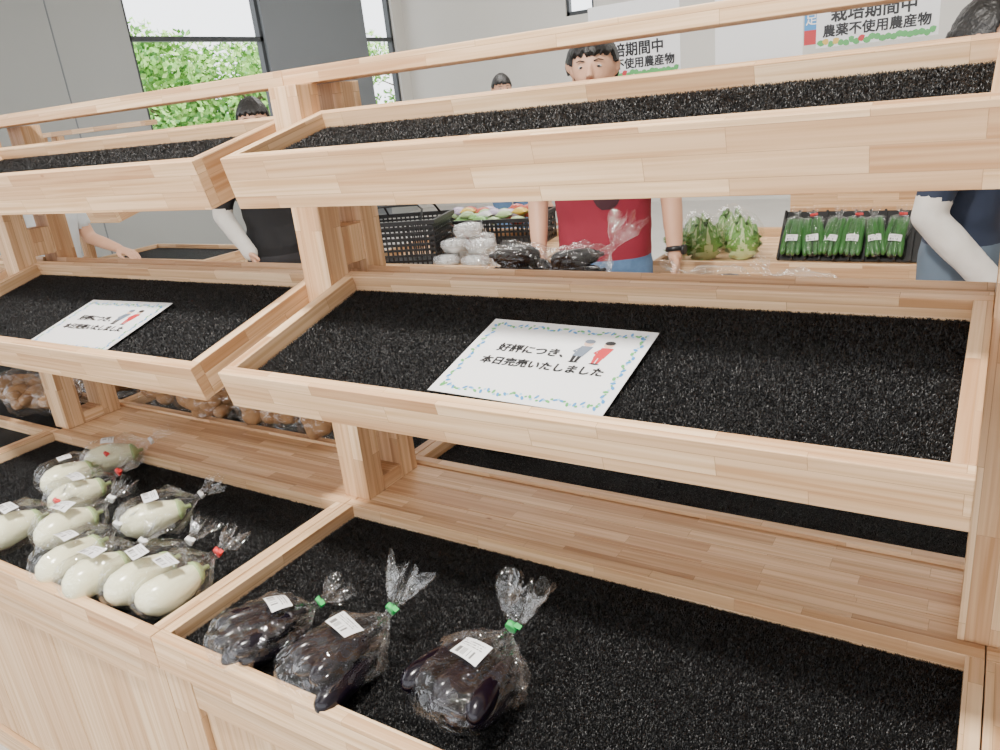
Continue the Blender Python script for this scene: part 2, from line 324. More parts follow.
def bag(name,loc,ang,L,Wd,H,contents,tape,neck_up=.6,frill=.06,seed=0,label=None,tilt=0,crump=1,nk=.6):
    """bag lying on a surface; local +X is towards the neck"""
    e=empty(name); e.location=loc; e.rotation_euler=(tilt,0,ang)
    R=random.Random(seed); off=Vector((seed*3.1,seed*1.7,0))
    nu,nv=96,92; k=R.choice([9,11,13]); ph=R.random()*6
    s_neck=.76
    def fn(i,j):
        th=2*math.pi*i/nu; s=j/(nv-1)
        if s<s_neck:
            q=s/s_neck
            prof=(math.sin(min(1,q*4)*math.pi/2)**.55)*(1 if q<nk else max(.0,.5+.5*math.cos((q-nk)/(1-nk)*math.pi))**.75)
            x=-L/2+L*q; ry=max(.008*min(1,q*8),Wd/2*prof); rz=max(.008*min(1,q*8),H/2*prof)
            cz=H/2 if q<.6 else H/2+ ((q-.6)/.4)**2*(neck_up*.03)
            pl=max(0,(q-.45)/.55)**1.3
            m=1+pl*.40*math.cos(k*th+ph)*(.3+prof)
            cy_,sy_=math.cos(th),math.sin(th)
            y=ry*math.copysign(abs(cy_)**.85,cy_)*m; z=cz+rz*math.copysign(abs(sy_)**.85,sy_)*m
            if s==0: y=0;z=H/2
        else:
            q=(s-s_neck)/(1-s_neck)
            dx=math.cos(neck_up); dz=math.sin(neck_up)
            rad=.008+frill*.5*q**.75
            c=Vector((L/2+dx*frill*q*1.15,0,H/2+neck_up*.03+dz*frill*q*1.15))
            m=1+(.45*math.cos(5*th+ph)+.25*math.cos(9*th))*min(1,q*2)
            side=Vector((-dz,0,dx))
            v=c+Vector((0,1,0))*rad*math.cos(th)*m+side*rad*.5*math.sin(th)*m
            v+=Vector((dx,0,dz))*(.014*q*math.cos(7*th+ph))
            x,y,z=v
        v=Vector((x,y,z))
        amp=.0046*crump*(.3 if abs(s-s_neck)<.04 else 1)
        v+=noise.noise_vector(Vector((v.x*20,v.y*34,v.z*34))+off)*amp*1.2
        cr=1-abs(noise.noise(Vector((v.x*22,v.y*48,v.z*48))+off*2))*2.4
        cr2=1-abs(noise.noise(Vector((v.x*50,v.y*95,v.z*95))+off*3))*2.4
        v+=Vector((0,math.cos(th),math.sin(th)))*amp*(.8*(cr-.4)+.26*(cr2-.4))
        if v.z<.001: v.z=.001+.0005*R.random()
        return v
    bm=grid_mesh(fn,nu,nv)
    bvh=BVHTree.FromBMesh(bm)
    obj('bag_film',bm,FILM,e,smooth=True)
    bmc=bmesh.new(); contents(bmc,R)
    mats={'aub':[AUB,CALYX],'white':[WEGG,GCAL],'pot':[POT,CALYX],'cuc':[CUC,GCAL]}[contents.kind]
    obj('contents',bmc,mats,e,smooth=True)
    if tape:
        bmt=bmesh.new(); c=Vector((L/2-.002,0,H/2+neck_up*.03))
        loft(bmt,[(c+Vector((-.004,0,-.002)),(0,.010,0),(-.003,0,.010)),(c+Vector((.004,0,.002)),(0,.010,0),(-.003,0,.010))],14)
        board(bmt,c+Vector((-.004,-.020,.004)),(.008,0,.002),(0,.012,.002),(0,0,.0012))
        obj('tape',bmt,tape,e)
    if label:
        lx,ly,la,lw,lh=label; bml=bmesh.new(); uvl=bml.loops.layers.uv.verify(); nx,ny=9,6; G=[]
        for j in range(ny):
            row=[]
            for i in range(nx):
                u=(i/(nx-1)-.5)*lw; v=(j/(ny-1)-.5)*lh
                x=lx+u*math.cos(la)-v*math.sin(la); y=ly+u*math.sin(la)+v*math.cos(la)
                hit=bvh.ray_cast(Vector((x,y,1)),Vector((0,0,-1)))[0]
                row.append([x,y,(hit.z if hit else H*.6)])
            G.append(row)
        A=np.array(G)
        X=A[:,:,0].ravel();Y=A[:,:,1].ravel();Z=A[:,:,2].ravel()
        M=np.stack([X*0+1,X,Y,X*X,X*Y,Y*Y],1); co=np.linalg.lstsq(M,Z,rcond=None)[0]; Zs=(M@co); Zs+=max(0,np.max(Z-Zs))*.8+.001
        Zs=Zs.reshape(ny,nx)
        V=[[bml.verts.new((A[j,i,0],A[j,i,1],Zs[j,i])) for i in range(nx)] for j in range(ny)]
        for j in range(ny-1):
            for i in range(nx-1):
                f=bml.faces.new((V[j][i],V[j][i+1],V[j+1][i+1],V[j+1][i]))
                for l,(a,b) in zip(f.loops,((i,j),(i+1,j),(i+1,j+1),(i,j+1))): l[uvl].uv=(a/(nx-1),b/(ny-1))
        obj('label',bml,LABEL,e,smooth=True)
    return e
def aub_contents(L,Wd,H,n=5):
    def f(bm,R):
        lower=4 if n>=6 else min(3,n)
        for i in range(n):
            lay=0 if i<lower else 1; cnt=lower if lay==0 else n-lower; j=i if lay==0 else i-lower
            y=(j-(cnt-1)/2)*Wd*(.225 if lower==4 else .29)+R.uniform(-.004,.004); z=.022+lay*.030
            veg(bm,(L*.22+R.uniform(-.014,.01),y*.72,z+.006),(-1,(y*.9)/L+R.uniform(-.12,.12),-.02),L*.60*R.uniform(.86,1.03),.0210*R.uniform(.9,1.12),'aub')
    f.kind='aub'; return f
def white_contents(L,Wd,H,n=1):
    def f(bm,R):
        for i in range(n):
            y=(i-(n-1)/2)*Wd*.42
            veg(bm,(L*.27,y,H*.48),(-1,R.uniform(-.05,.05),-.02),L*.72,min(H*.46,Wd*.45/(n**.8)),'white')
    f.kind='white'; return f
def pot_contents(L,Wd,H,n=7):
    def f(bm,R):
        for i in range(n):
            p=Vector((R.uniform(-.34,.10)*L,R.uniform(-.28,.28)*Wd,H*R.uniform(.34,.70)))
            d=Vector((R.uniform(-1,1),R.uniform(-1,1),R.uniform(-.2,.2))).normalized(); l=R.uniform(.05,.075)
            veg(bm,p-d*l/2,d,l,l*.40,'pot')
    f.kind='pot'; return f
def cuc_contents(L,Wd,H,n=3):
    def f(bm,R):
        for i in range(n):
            y=(i-(n-1)/2)*Wd*.28
            veg(bm,(L*.42,y*.8,H*.5+R.uniform(-.004,.008)),(-1,y/L*.3,0),L*.88,.0125,'cuc')
    f.kind='cuc'; return f
ZB=.6715-.03+.0035
G=math.radians
bag('bagged_eggplants',(.158,-.138,ZB),G(64),.205,.140,.078,aub_contents(.205,.140,.078,7),TAPEG,.25,.04,1,(.03,.0,G(-90),.056,.036),0,1.1)
bag('bagged_eggplants',(.330,-.135,ZB),G(74),.215,.138,.082,aub_contents(.215,.138,.082,7),TAPEG,.95,.06,2,(.02,.005,G(-88),.056,.036),0,1.1)
bag('bagged_eggplants',(.555,-.085,ZB),G(82),.20,.160,.084,aub_contents(.20,.160,.084,8),TAPEG,.85,.062,3,(.005,-.0,G(-95),.056,.038),0,1.1)
wl=[(-.425,-.135,88,TAPEW),(-.305,-.150,84,TAPEW),(-.205,-.115,86,TAPEW),(-.118,-.112,80,TAPER),(-.69,-.12,85,TAPER),(-.565,-.06,86,TAPEW),(-.40,.05,62,TAPEW),(-.70,.045,80,TAPER),(-.84,.10,80,TAPER),(-.83,.22,60,TAPEW)]
for i,(x,y,a,tp) in enumerate(wl):
    r=random.Random(i); l=.180+.02*r.random(); w=.092+.008*r.random()
    bag('bagged_white_eggplants',(x,y,ZB),G(a),l,w+.016,.092,white_contents(l,w,.084,1),tp,.45,.042,20+i,(-.01,0,G(-88+r.uniform(-15,15)),.050,.032),0,1.2)
zt=.6715-.03
for i,(x,y,a) in enumerate([(-1.13,.60,0),(-.98,.62,100),(-.84,.59,30),(-.68,.61,150),(-.54,.60,10),(-.40,.60,80),(.12,.80,20)]):
    bag('bagged_potatoes',(x,y,zt),G(a),.17,.15,.125,pot_contents(.17,.15,.125,17),None,.7,.04,50+i)
for i,(x,y,a) in enumerate([(-1.60,.40,60),(-1.46,.43,10),(-1.75,.44,0),(-1.60,.62,30),(-1.44,.62,100)]):
    bag('bagged_potatoes',(x,y,.6465 if y<.5 else zt),G(a),.17,.15,.12,pot_contents(.17,.15,.12,16),None,.7,.04,150+i)
am=.25
for i,(x,y,a,h) in enumerate([(.30,.56,170,.085),(.43,.60,60,.085),(.68,.72,190,.065),(.84,.74,160,.06)]):
    z=1.09+(2*YM-y)*math.tan(am)-.034+.004
    bag('bagged_eggplants',(x,y,z-(.0 if i<2 else .02)),G(a),.18 if i<2 else .15,.13,h,aub_contents(.17,.13,h,6 if i<2 else 3),None,.8,.06 if i<2 else .03,70+i)
# ------------------------------------------------------------------ produce tables behind
def table(name,x0,x1,y0,y1,z):
    e=empty(name); bm=bmesh.new()
    bx(bm,x0,x1,y0+.025,y1-.025,z-.03,z); bx(bm,x0,x1,y0,y0+.024,z-.06,z+.04); bx(bm,x0,x1,y1-.024,y1,z-.06,z+.04)
    bx(bm,x0,x0+.024,y0+.025,y1-.025,z+.0005,z+.04); bx(bm,x1-.024,x1,y0+.025,y1-.025,z+.0005,z+.04)
    for x in (x0+.01,x1-.08):
        for y in (y0+.03,y1-.10): bx(bm,x,x+.07,y,y+.07,0,z-.031)
    bx(bm,x0+.08,x1-.08,y0+.04,y0+.06,.3,z-.061)
    bevel(obj('top_and_legs',bm,WOOD,e)); return e
ZT=.75
table('produce_table',-.06,2.7,2.24,3.0,ZT)
table('produce_table',-1.68,-.62,2.1,3.05,.74)
def crate(name,cx,cy,z,w,d,h,rot=0,handle=False,lip=.012):
    e=empty(name,(cx,cy,z),rot); bm=bmesh.new(); t=.005
    bx(bm,-w/2,w/2,-d/2,d/2,0,t)
    def ring(z0,z1,g=0):
        bx(bm,-w/2-g,w/2+g,-d/2-g,-d/2+t,z0,z1); bx(bm,-w/2-g,w/2+g,d/2-t,d/2+g,z0,z1)
        bx(bm,-w/2-g,-w/2+t,-d/2+t,d/2-t,z0,z1); bx(bm,w/2-t,w/2+g,-d/2+t,d/2-t,z0,z1)
    nz=max(3,int(h/.028))
    for i in range(nz+1):
        zz=t+(h-t)*i/nz; ring(zz-(.016 if i==nz else .007) if i else t,zz+.004,lip if i==nz else 0)
    n=int(w/.026)
    for i in range(n+1):
        x=-w/2+(w-t*1.6)*i/n
        bx(bm,x,x+t*1.6,-d/2+.0005,-d/2+t-.0005,t,h); bx(bm,x,x+t*1.6,d/2-t+.0005,d/2-.0005,t,h)
    n=int(d/.026)
    for i in range(n+1):
        y=-d/2+(d-t*1.6)*i/n
        bx(bm,-w/2+.0005,-w/2+t-.0005,y,y+t*1.6,t,h); bx(bm,w/2-t+.0005,w/2-.0005,y,y+t*1.6,t,h)
    if handle:
        for s in (-1,1):
            pts=[(-w*.35,s*d*.5,h),(-w*.33,s*d*.30,h+.05),(-w*.25,s*d*.2,h+.07),(w*.25,s*d*.2,h+.07),(w*.33,s*d*.30,h+.05),(w*.35,s*d*.5,h)]
            tube(bm,pts,[.006]*6,8)
    obj('lattice',bm,BLACKP,e); return e
crate('shopping_basket',-1.44,2.33,.7405,.42,.30,.23,.3,True)
c=crate('produce_crate',-1.20,2.80,.7405,.60,.36,.16,.15)
PK=[flat('pack_%d'%i,c_,.3) for i,c_ in enumerate([(.75,.75,.72),(.25,.5,.15),(.75,.50,.1),(.60,.12,.08),(.45,.6,.3),(.55,.45,.6)])]
def packs(parent,w,d,z,n,seed,sx=.11,sy=.075):
    r=random.Random(seed); bm=bmesh.new()
    for i in range(n):
        x=r.uniform(-w/2,w/2); y=r.uniform(-d/2,d/2); zz=z+r.uniform(0,.05); a=r.uniform(-.4,.4); ca,sa=math.cos(a),math.sin(a); mi=r.randrange(6)
        rr=[]
        for s,q in ((-1,.06),(-.86,.12),(-.6,.75),(0,1),(.6,.75),(.86,.12),(1,.06)):
            cx=Vector((x+ca*s*sx/2,y+sa*s*sx/2,zz)); rr.append((cx,Vector((-sa,ca,0))*sy/2*(1 if abs(s)>.8 else .95),Vector((0,0,1))*.022*q))
        loft(bm,rr,12,mi)
    obj('packets',bm,PK,parent,smooth=True)
packs(c,.5,.28,.14,44,1,.09,.06)
def tray_pack(x,y,z,rot,seed):
    e=empty('packaged_mushrooms',(x,y,z),rot); bm=bmesh.new(); r=random.Random(seed)
    loft(bm,[((0,0,0),(.06,0,0),(0,.04,0)),((0,0,.03),(.075,0,0),(0,.052,0))],4,0)
    for i in range(14):
        p=Vector((r.uniform(-.045,.045),r.uniform(-.028,.028),.03)); tube(bm,[p,p+Vector((r.uniform(-.01,.01),0,.02))],[.008,.012],8)
    obj('tray_and_contents',bm,PK[0],e)
    bm=bmesh.new(); loft(bm,[((0,0,.028),(.078,0,0),(0,.055,0)),((0,0,.055),(.07,0,0),(0,.05,0)),((0,0,.066),(.03,0,0),(0,.02,0))],16); obj('wrap',bm,film_w,e,smooth=True)
film_w=film('cling_film',haze=.25,gl=.12)
for i,(x,y,z) in enumerate([(-1.12,2.22,.741),(-.95,2.22,.741),(-1.12,2.36,.741),(-.95,2.36,.741),(-1.10,2.28,.81),(-.94,2.27,.81),(-.78,2.24,.741),(-1.04,2.42,.81),(-1.04,2.32,.88)]): tray_pack(x,y,z,.1*i,i)
LEAF=flat('leaf_green',(.14,.34,.06),.5,var=.5,scale=14); LEAFL=flat('leaf_pale',(.50,.62,.30),.5,var=.3,scale=18); CARR=flat('carrot',(.85,.25,.03),.4)
def cabbage(name,x,y,z,r,seed,tall=1.15):
    """napa cabbage standing up: overlapping ruffled leaves with pale ribs"""
    e=empty(name,(x,y,z)); bm=bmesh.new(); rd=random.Random(seed)
    for L_ in range(12):
        az=L_*2.4+rd.uniform(-.2,.2); R_=r*(.62+.32*L_/12); o=Vector((seed,L_*3.1,0)); nu,nv=14,14; V=[]
        hh=r*2*tall*(.95-.25*L_/12+rd.uniform(-.05,.05))
        for j in range(nv+1):
            row=[]; t=j/nv
            for i in range(nu+1):
                u=(i/nu-.5)*2; wdt=.95*(math.sin(math.pi*min(1,t*.8+.12))**.6)
                rad=R_*(.55+.45*math.sin(math.pi*min(1,t*.85+.1)))*(1+.22*t**4*(1 if L_>6 else -.8))+.010*(t+.2)*noise.noise(Vector((u*4,t*5,0))+o)+abs(u)**3*.012*math.sin(t*22+L_)
                an=az+u*wdt
                row.append(bm.verts.new((rad*math.cos(an),rad*math.sin(an),.003+hh*t*(1-.12*u*u))))
            V.append(row)
        for j in range(nv):
            for i in range(nu):
                f=bm.faces.new((V[j][i],V[j][i+1],V[j+1][i+1],V[j+1][i])); rib=abs(i+.5-nu/2)<(2.4-1.9*j/nv) 
                f.material_index=1 if rib or (j<4) or (abs(i-j)%5==0 and j>3 and rd.random()<.5) else 0
    obj('leaves',bm,[LEAF,LEAFL],e,smooth=True)
    bm=bmesh.new(); bmesh.ops.create_icosphere(bm,subdivisions=4,radius=1)
    for v in bm.verts: v.co=Vector((v.co.x*r*1.12,v.co.y*r*1.12,v.co.z*r*1.15*tall+r*tall*1.02))*(1+.03*noise.noise(v.co*6+Vector((seed,0,0)))); v.co.z=max(v.co.z,.001)
    obj('bag_film',bm,FILM,e,smooth=True)
for i,(x,y,r) in enumerate([(.245,2.50,.080),(.085,2.47,.080),(-.01,2.68,.072),(.14,2.70,.080),(1.10,2.5,.08),(1.32,2.5,.08)]): cabbage('bagged_napa_cabbage',x,y,ZT+.0005,r,i+3)
e=empty('leafy_greens',(-.01,2.40,ZT)); bm=bmesh.new(); r=random.Random(9)
for i in range(110):
    a=r.uniform(0,6.28); p=Vector((max(-.018,r.gauss(0.0,.035)),r.gauss(0,.035),.01+r.uniform(0,.10))); d=Vector((math.cos(a),math.sin(a),r.uniform(-.1,.8))).normalized(); s=d.cross(Vector((0,0,1))).normalized(); up=s.cross(d)
    l=r.uniform(.03,.055); w_=l*.3
    vs=[bm.verts.new(q) for q in (p,p+d*l*.4+s*w_+up*.006,p+d*l-up*.004,p+d*l*.4-s*w_+up*.006)]
    for v in vs: v.co.z=max(v.co.z,.003)
    bm.faces.new(vs).material_index=0 if i%5 else 1
obj('leaves',bm,[LEAF,LEAFL],e,smooth=True)
for i in range(6):
    x=.455+.076*i
    e=bag('bagged_cucumbers',(0,0,0),0,.19,.068,.04,cuc_contents(.19,.068,.04,4),TAPER if i%2 else None,.2,.022,90+i,(-.02,0,G(-90),.045,.028),nk=.86)
    e.matrix_world=Matrix.Translation((x,2.50,ZT+.085))@Matrix.Rotation(.85,4,'X')@Matrix.Rotation(G(90)+.16*math.sin(i*2),4,'Z')
bm=bmesh.new(); board(bm,(.40,2.45,ZT+.004),(.56,0,0),(0,.15,.17),(0,-.006,.004))
for i in range(11): board(bm,(.40+.054*i,2.445,ZT+.008),(.008,0,0),(0,.15,.17),(0,-.012,.008))
bx(bm,.40,.96,2.60,2.62,ZT+.001,ZT+.16); obj('sloped_produce_tray',bm,BLACKP)
bm=bmesh.new()
for i in range(5): tube(bm,[(.05+.03*i,2.29+.004*i,ZT+.016),(.12+.03*i,2.31,ZT+.008)],[.016,.007],10)
obj('carrots',bm,CARR)
e=empty('wooden_display_shelf'); bm=bmesh.new(); bx(bm,.30,2.6,3.15,3.6,.84,.88); bx(bm,.30,2.6,3.13,3.15,.76,.95)
for x in (.30,1.3,2.5): bx(bm,x,x+.08,3.2,3.55,0,.839)
bevel(obj('boards',bm,WOOD,e))
# ------------------------------------------------------------------ hanging posters
def hung_sign(name,x0,x1,y,z0,z1,kind,zc=4.2):
    e=empty(name,((x0+x1)/2,y,0)); w=x1-x0; bm=bmesh.new(); bx(bm,-w/2,w/2,0,.006,z0,z1)
    obj('board',bm,WHITE if kind!='blue' else BLUE,e)
    bm=bmesh.new()
    for s in (-1,1): tube(bm,[(s*w*.4,.003,z1-.01),(s*w*.4,.003,zc-.002)],[.0012,.0012],6)
    obj('hanging_wires',bm,flat('steel',(.5,.5,.5),.35,1),e)
    R90=(math.pi/2,0,0)
    if kind=='poster':
        text('栽培期間中',.066,e,(-w/2+.055,-.002,z0+.102),INK,.0035,R90)
        text('農薬不使用農産物',.0515,e,(-w/2+.025,-.002,z0+.044),INK,.0028,R90)
        bm=bmesh.new(); r=random.Random(5)
        for i in range(22):
            cx=-w/2+.02+(w-.04)*i/21; cz=z0+.014+r.uniform(-.004,.010)
            f=bm.faces.new([bm.verts.new((cx+r.uniform(.01,.018)*math.cos(t),-.0015-.0001*i,cz+.013*math.sin(t))) for t in [2*math.pi*k/8 for k in range(8)]]); f.material_index=r.choice([0,0,0,1,2])
        obj('printed_vegetables',bm,[GREEN,PK[2],RED],e)
    if kind=='blue':
        text('足',.05,e,(-w/2+.004,-.002,z0+.085),WHITE,.0015,R90)
        bm=bmesh.new(); bx(bm,-w/2,w/2,-.002,-.0005,z0,z0+.06); obj('red_band',bm,RED,e)
    return e
hung_sign('organic_produce_poster',.420,.885,3.00,1.560,1.90,'poster')
hung_sign('organic_produce_poster',-.65,-.185,3.00,1.530,1.87,'poster')
hung_sign('white_notice_board',-.05,.345,3.10,1.53,1.86,'white')
hung_sign('notice_strip',.350,.412,3.10,1.58,1.86,'blue')
# ------------------------------------------------------------------ people
SKIN=flat('skin',(.66,.37,.24),.5,var=.08,scale=12); HAIR=flat('black_hair',(.012,.010,.009),.45,bump=.6,scale=90); EYEW=flat('eye_white',(.62,.60,.57),.3); LIP=flat('lips',(.45,.18,.14),.45)
def hand(bm,w,d,side,palm_n):
    w=Vector(w); d=Vector(d).normalized(); n=Vector(palm_n); n=(n-d*n.dot(d)).normalized(); s=d.cross(n)*side
    loft(bm,[(w-d*.012,s*.024,n*.018),(w+d*.02,s*.032,n*.016),(w+d*.055,s*.041,n*.014),(w+d*.085,s*.039,n*.012)],14)
    for k,(o,l) in enumerate(((-.029,.058),(-.010,.070),(.010,.074),(.029,.066))):
        b=w+d*.078+s*o; p1=b+d*l*.42+n*.006; p2=p1+d*l*.32+n*.014; p3=p2+d*l*.2+n*.016
        tube(bm,[b-d*.012,b,p1,p2,p3],[.0095,.0095,.0088,.008,.0068],8)
    b=w+d*.02+s*.026; tube(bm,[b,b+s*.022+d*.022+n*.008,b+s*.030+d*.048+n*.014,b+s*.028+d*.068+n*.018],[.013,.0115,.010,.008],8)
def person(name,loc,yaw,H,shirt,pants,armL,armR,sleeve='short',sleeve_mat=None,hair='short',look=0,watch=False,apron=None,waist=.90,wide=1.0,cov=.55):
    e=empty(name,loc,yaw); k=H/1.65
    bm=bmesh.new()
    def ring(z,x,y,cy=0): return ((0,cy,z),(x*(wide if z<1.36 and z>1.0 else 1),0,0),(0,y,0))
    loft(bm,[ring(.80,.10,.09),ring(.86,.165,.115),ring(.94,.165,.115),ring(1.04,.14,.10),ring(1.14,.15,.105,-.005),ring(1.25,.17,.115,-.008),ring(1.33,.18,.11),ring(1.38,.165,.09,.005),ring(1.41,.11,.07,.01),ring(1.44,.062,.06,.01),ring(1.50,.052,.055,.0),ring(1.53,.05,.05,-.01)],24)
    for s in (-1,1):
        tube(bm,[(s*.085,0,.86),(s*.09,-.005,.66),(s*.092,-.005,.48),(s*.095,.01,.30),(s*.098,.015,.10)],[.088,.077,.056,.052,.037],14)
        loft(bm,[((s*.10,.05,.045),(.03,0,0),(0,0,.042)),((s*.10,.0,.048),(.04,0,0),(0,0,.046)),((s*.105,-.09,.034),(.046,0,0),(0,0,.033)),((s*.107,-.16,.026),(.036,0,0),(0,0,.024))],14)
    arms=[]
    for s,(el,wr) in ((1,armL),(-1,armR)):
        sh=Vector((s*.178,0,1.365)); el=Vector(el); wr=Vector(wr)
        tube(bm,[Vector((s*.12,0,1.36)),sh,sh.lerp(el,.5),el,el.lerp(wr,.45),wr],[.06,.056,.047,.041,.037,.027],14)
        arms.append((sh,el,wr,s))
    me=remesh(bm,.011,5)
    mats=[shirt,pants,SKIN,flat('shoe',(.03,.03,.03),.5),sleeve_mat or shirt,apron or pants]
    for m in mats: me.materials.append(m)
    def seg(p,a,b):
        t=max(0,min(1,(p-a).dot(b-a)/(b-a).length_squared)); return (p-(a+(b-a)*t)).length,t
    for p in me.polygons:
        c=p.center; mi=0
        if c.z<.085: mi=3
        elif c.z<waist: mi=1
        elif c.z>1.435+ .02*abs(c.x)/.06: mi=2
        if apron and c.z<1.22 and c.z>.55 and c.y<.03 and abs(c.x)<.19: mi=5
        for sh,el,wr,s in arms:
            d1,t1=seg(c,sh,el); d2,t2=seg(c,el,wr)
            if c.x*s>.10*(1 if apron is None else 0) and min(d1,d2)<.062 and (c-sh).length>.05 and (abs(c.x)>.165*wide or c.z>1.0 or min(d1,d2)<.05):
                if abs(c.x)<.16*wide and min(d1,d2)>.05: continue
                if abs(c.x)<.10 and d2>.045: continue
                if d2<=d1: mi=2 if sleeve=='short' else 4
                else: mi=(2 if t1>.72 else 0) if sleeve=='short' else (4 if sleeve=='cover' and t1>cov else 0)
        p.material_index=mi
    # cloth folds: displace clothed vertices only
    cl=set()
    for p in me.polygons:
        if p.material_index in (0,1,4,5): cl.update(p.vertices)
    for p in me.polygons:
        if p.material_index in (2,3): cl.difference_update(p.vertices)
    nrm=[v.normal.copy() for v in me.vertices]
    for i in cl:
        c=me.vertices[i].co; f_=noise.noise(Vector((c.x*9,c.y*9,c.z*4+len(name))))*.010+ (1-abs(noise.noise(Vector((c.x*14,c.y*14+3,c.z*9)))))*.008
        me.vertices[i].co=c+nrm[i]*(f_+.004)
    body=bpy.data.objects.new('body',me); COL.objects.link(body); body.parent=e; body.scale=(k,)*3
    bm=bmesh.new()
    for sh,el,wr,s in arms:
        d=(wr-el).normalized(); hand(bm,wr,d,-s*1.0,Vector((-s,-.15,0)) if abs(d.z)>.6 else Vector((0,0,-1)))
    hm=remesh(bm,.0045,2); hm.materials.append(SKIN); ho=bpy.data.objects.new('hands',hm); COL.objects.link(ho); ho.parent=e; ho.scale=(k,)*3
    if watch:
        sh,el,wr,s=arms[0]; d=(wr-el).normalized(); bm=bmesh.new(); q=wr-d*.03; tube(bm,[q-d*.009,q+d*.009],[.033,.033],18,0,False); a=Vector((s,-.3,0)).normalized()
        tube(bm,[q+a*.028,q+a*.04],[.018,.018],16,0,False); o=obj('wristwatch',bm,BLACKP,e); o.scale=(k,)*3
    h=empty('head',(0,-.012*k,1.555*k)); h.parent=e; h.scale=(k,)*3; h.rotation_euler=(0,0,look)
    bm=bmesh.new(); bmesh.ops.create_uvsphere(bm,u_segments=32,v_segments=24,radius=1)
    for v in bm.verts:
        c=v.co; z=c.z; x=c.x*.076; y=c.y*.094
        if z<0: x*=1-.32*(-z)**1.3; y=y*(1-.16*(-z)) - .012*(-z)
        if c.y<0 and z>-.2: y*=.96
        v.co=(x,y,z*.112)
    loft(bm,[((0,-.086,.012),(.007,0,0),(0,.008,0)),((0,-.094,-.008),(.009,0,0),(0,.011,0)),((0,-.101,-.024),(.014,0,0),(0,.013,0)),((0,-.090,-.034),(.012,0,0),(0,.010,0))],12)
    for s in (-1,1):
        loft(bm,[((s*.070,.006,-.028),(.006,0,0),(0,.008,0)),((s*.079,.01,-.012),(.007,0,0),(0,.014,0)),((s*.083,.014,.010),(.007,0,0),(0,.017,0)),((s*.080,.012,.026),(.005,0,0),(0,.009,0))],10)
    tube(bm,[(0,.012,-.06),(0,.012,-.13)],[.05,.05],16)
    hm=remesh(bm,.0045,2); hm.materials.append(SKIN); ho=bpy.data.objects.new('face',hm); COL.objects.link(ho); ho.parent=h
    bm=bmesh.new()
    for s in (-1,1):
        for r_,mi,yy in ((.0105,0,-.0772),(.0062,1,-.0828)):
            m=bmesh.ops.create_uvsphere(bm,u_segments=14,v_segments=10,radius=r_)['verts']
            for v in m: v.co.y*=.8; v.co.z*=.55; v.co+=Vector((s*.030,yy,.004))
            for f in {f for v in m for f in v.link_faces}: f.material_index=mi
        loft(bm,[((s*.016,-.0900,.022),(0,.003,0),(0,0,.0018)),((s*.032,-.0885,.026),(0,.003,0),(0,0,.0022)),((s*.047,-.078,.022),(0,.003,0),(0,0,.0015))],8,1)
    loft(bm,[((-.022,-.083,-.055),(0,.003,0),(0,0,.002)),((-.008,-.0915,-.054),(0,.004,0),(0,0,.005)),((.008,-.0915,-.054),(0,.004,0),(0,0,.005)),((.022,-.083,-.055),(0,.003,0),(0,0,.002))],8,2)
    obj('features',bm,[EYEW,INK,LIP],h,smooth=True)
    bm=bmesh.new(); bmesh.ops.create_icosphere(bm,subdivisions=6,radius=1)
    for v in bm.verts:
        c=v.co.copy(); front=c.y<-.30
        low=c.z<.36+.14*noise.noise(Vector((c.x*6,3,1)))
        bot=-.35 if hair=='short' else -.95
        st=noise.noise(Vector((c.x*26,c.y*26,c.z*5)))
        sc=1.135+.03*noise.noise(c*5)+.022*st
        if (front and low) or c.z<bot: sc=.84
        if abs(c.x)>.8 and c.y<.1 and c.z<.1 and hair=='short': sc=.84
        zz=c.z*.112
        x=c.x*.076; y=c.y*.094
        if c.z<0: x*=1-.22*(-c.z)
        v.co=(x*sc,y*sc-(.004 if c.z>.3 else -.002),zz*sc+.002)
    obj('hair',bm,HAIR,h,smooth=True)
    if hair=='bun':
        bm=bmesh.new(); bmesh.ops.create_icosphere(bm,subdivisions=4,radius=.04)
        for v in bm.verts: v.co=v.co*(1+.06*noise.noise(v.co*60))+Vector((0,.115,.02))
        obj('hair_bun',bm,HAIR,h,smooth=True)
    return e,body
CR=flat('crimson_tshirt',(.25,.016,.036),.8,bump=.3,scale=18); NAVY=flat('navy_shirt',(.02,.03,.06),.8,bump=.2,scale=25); JEAN=flat('blue_jeans',(.10,.19,.34),.8,var=.2,scale=60)
BLK=flat('black_top',(.012,.012,.014),.8,bump=.2,scale=25); SLV=flat('arm_cover',(.72,.68,.63),.8,bump=.5,scale=30,var=.08); APR=flat('slate_trousers',(.11,.15,.20),.8,bump=.3,scale=16); LGT=flat('light_shirt',(.55,.58,.60),.8)
DKP=flat('dark_trousers',(.03,.03,.035),.8)
dn=lambda s,o=0:((s*(.240),.01,1.10),(s*(.258),-.04-o,.87))
p1,b1=person('man_in_red_tshirt',(-.09,1.85,0),.25,1.66,CR,JEAN,((.245,.02,1.11),(.262,-.05,.885)),((-.255,.03,1.11),(-.235,-.09,.895)),'short',watch=True,wide=1.18)
bvh=BVHTree.FromPolygons([v.co for v in b1.data.vertices],[p.vertices for p in b1.data.polygons])
bm=bmesh.new(); V=[]
for j in range(9):
    row=[]
    for i in range(9):
        u=(i/8-.5)*2; v=(j/8-.5)*2; s_=math.sqrt(max(0,1-v*v*.85)); x=.035+u*.05*s_; z=1.14+v*.06
        hit=bvh.ray_cast(Vector((x,-1,z)),Vector((0,1,0)))[0]; row.append(bm.verts.new((x,(hit.y if hit else -.11)-.002,z)))
    V.append(row)
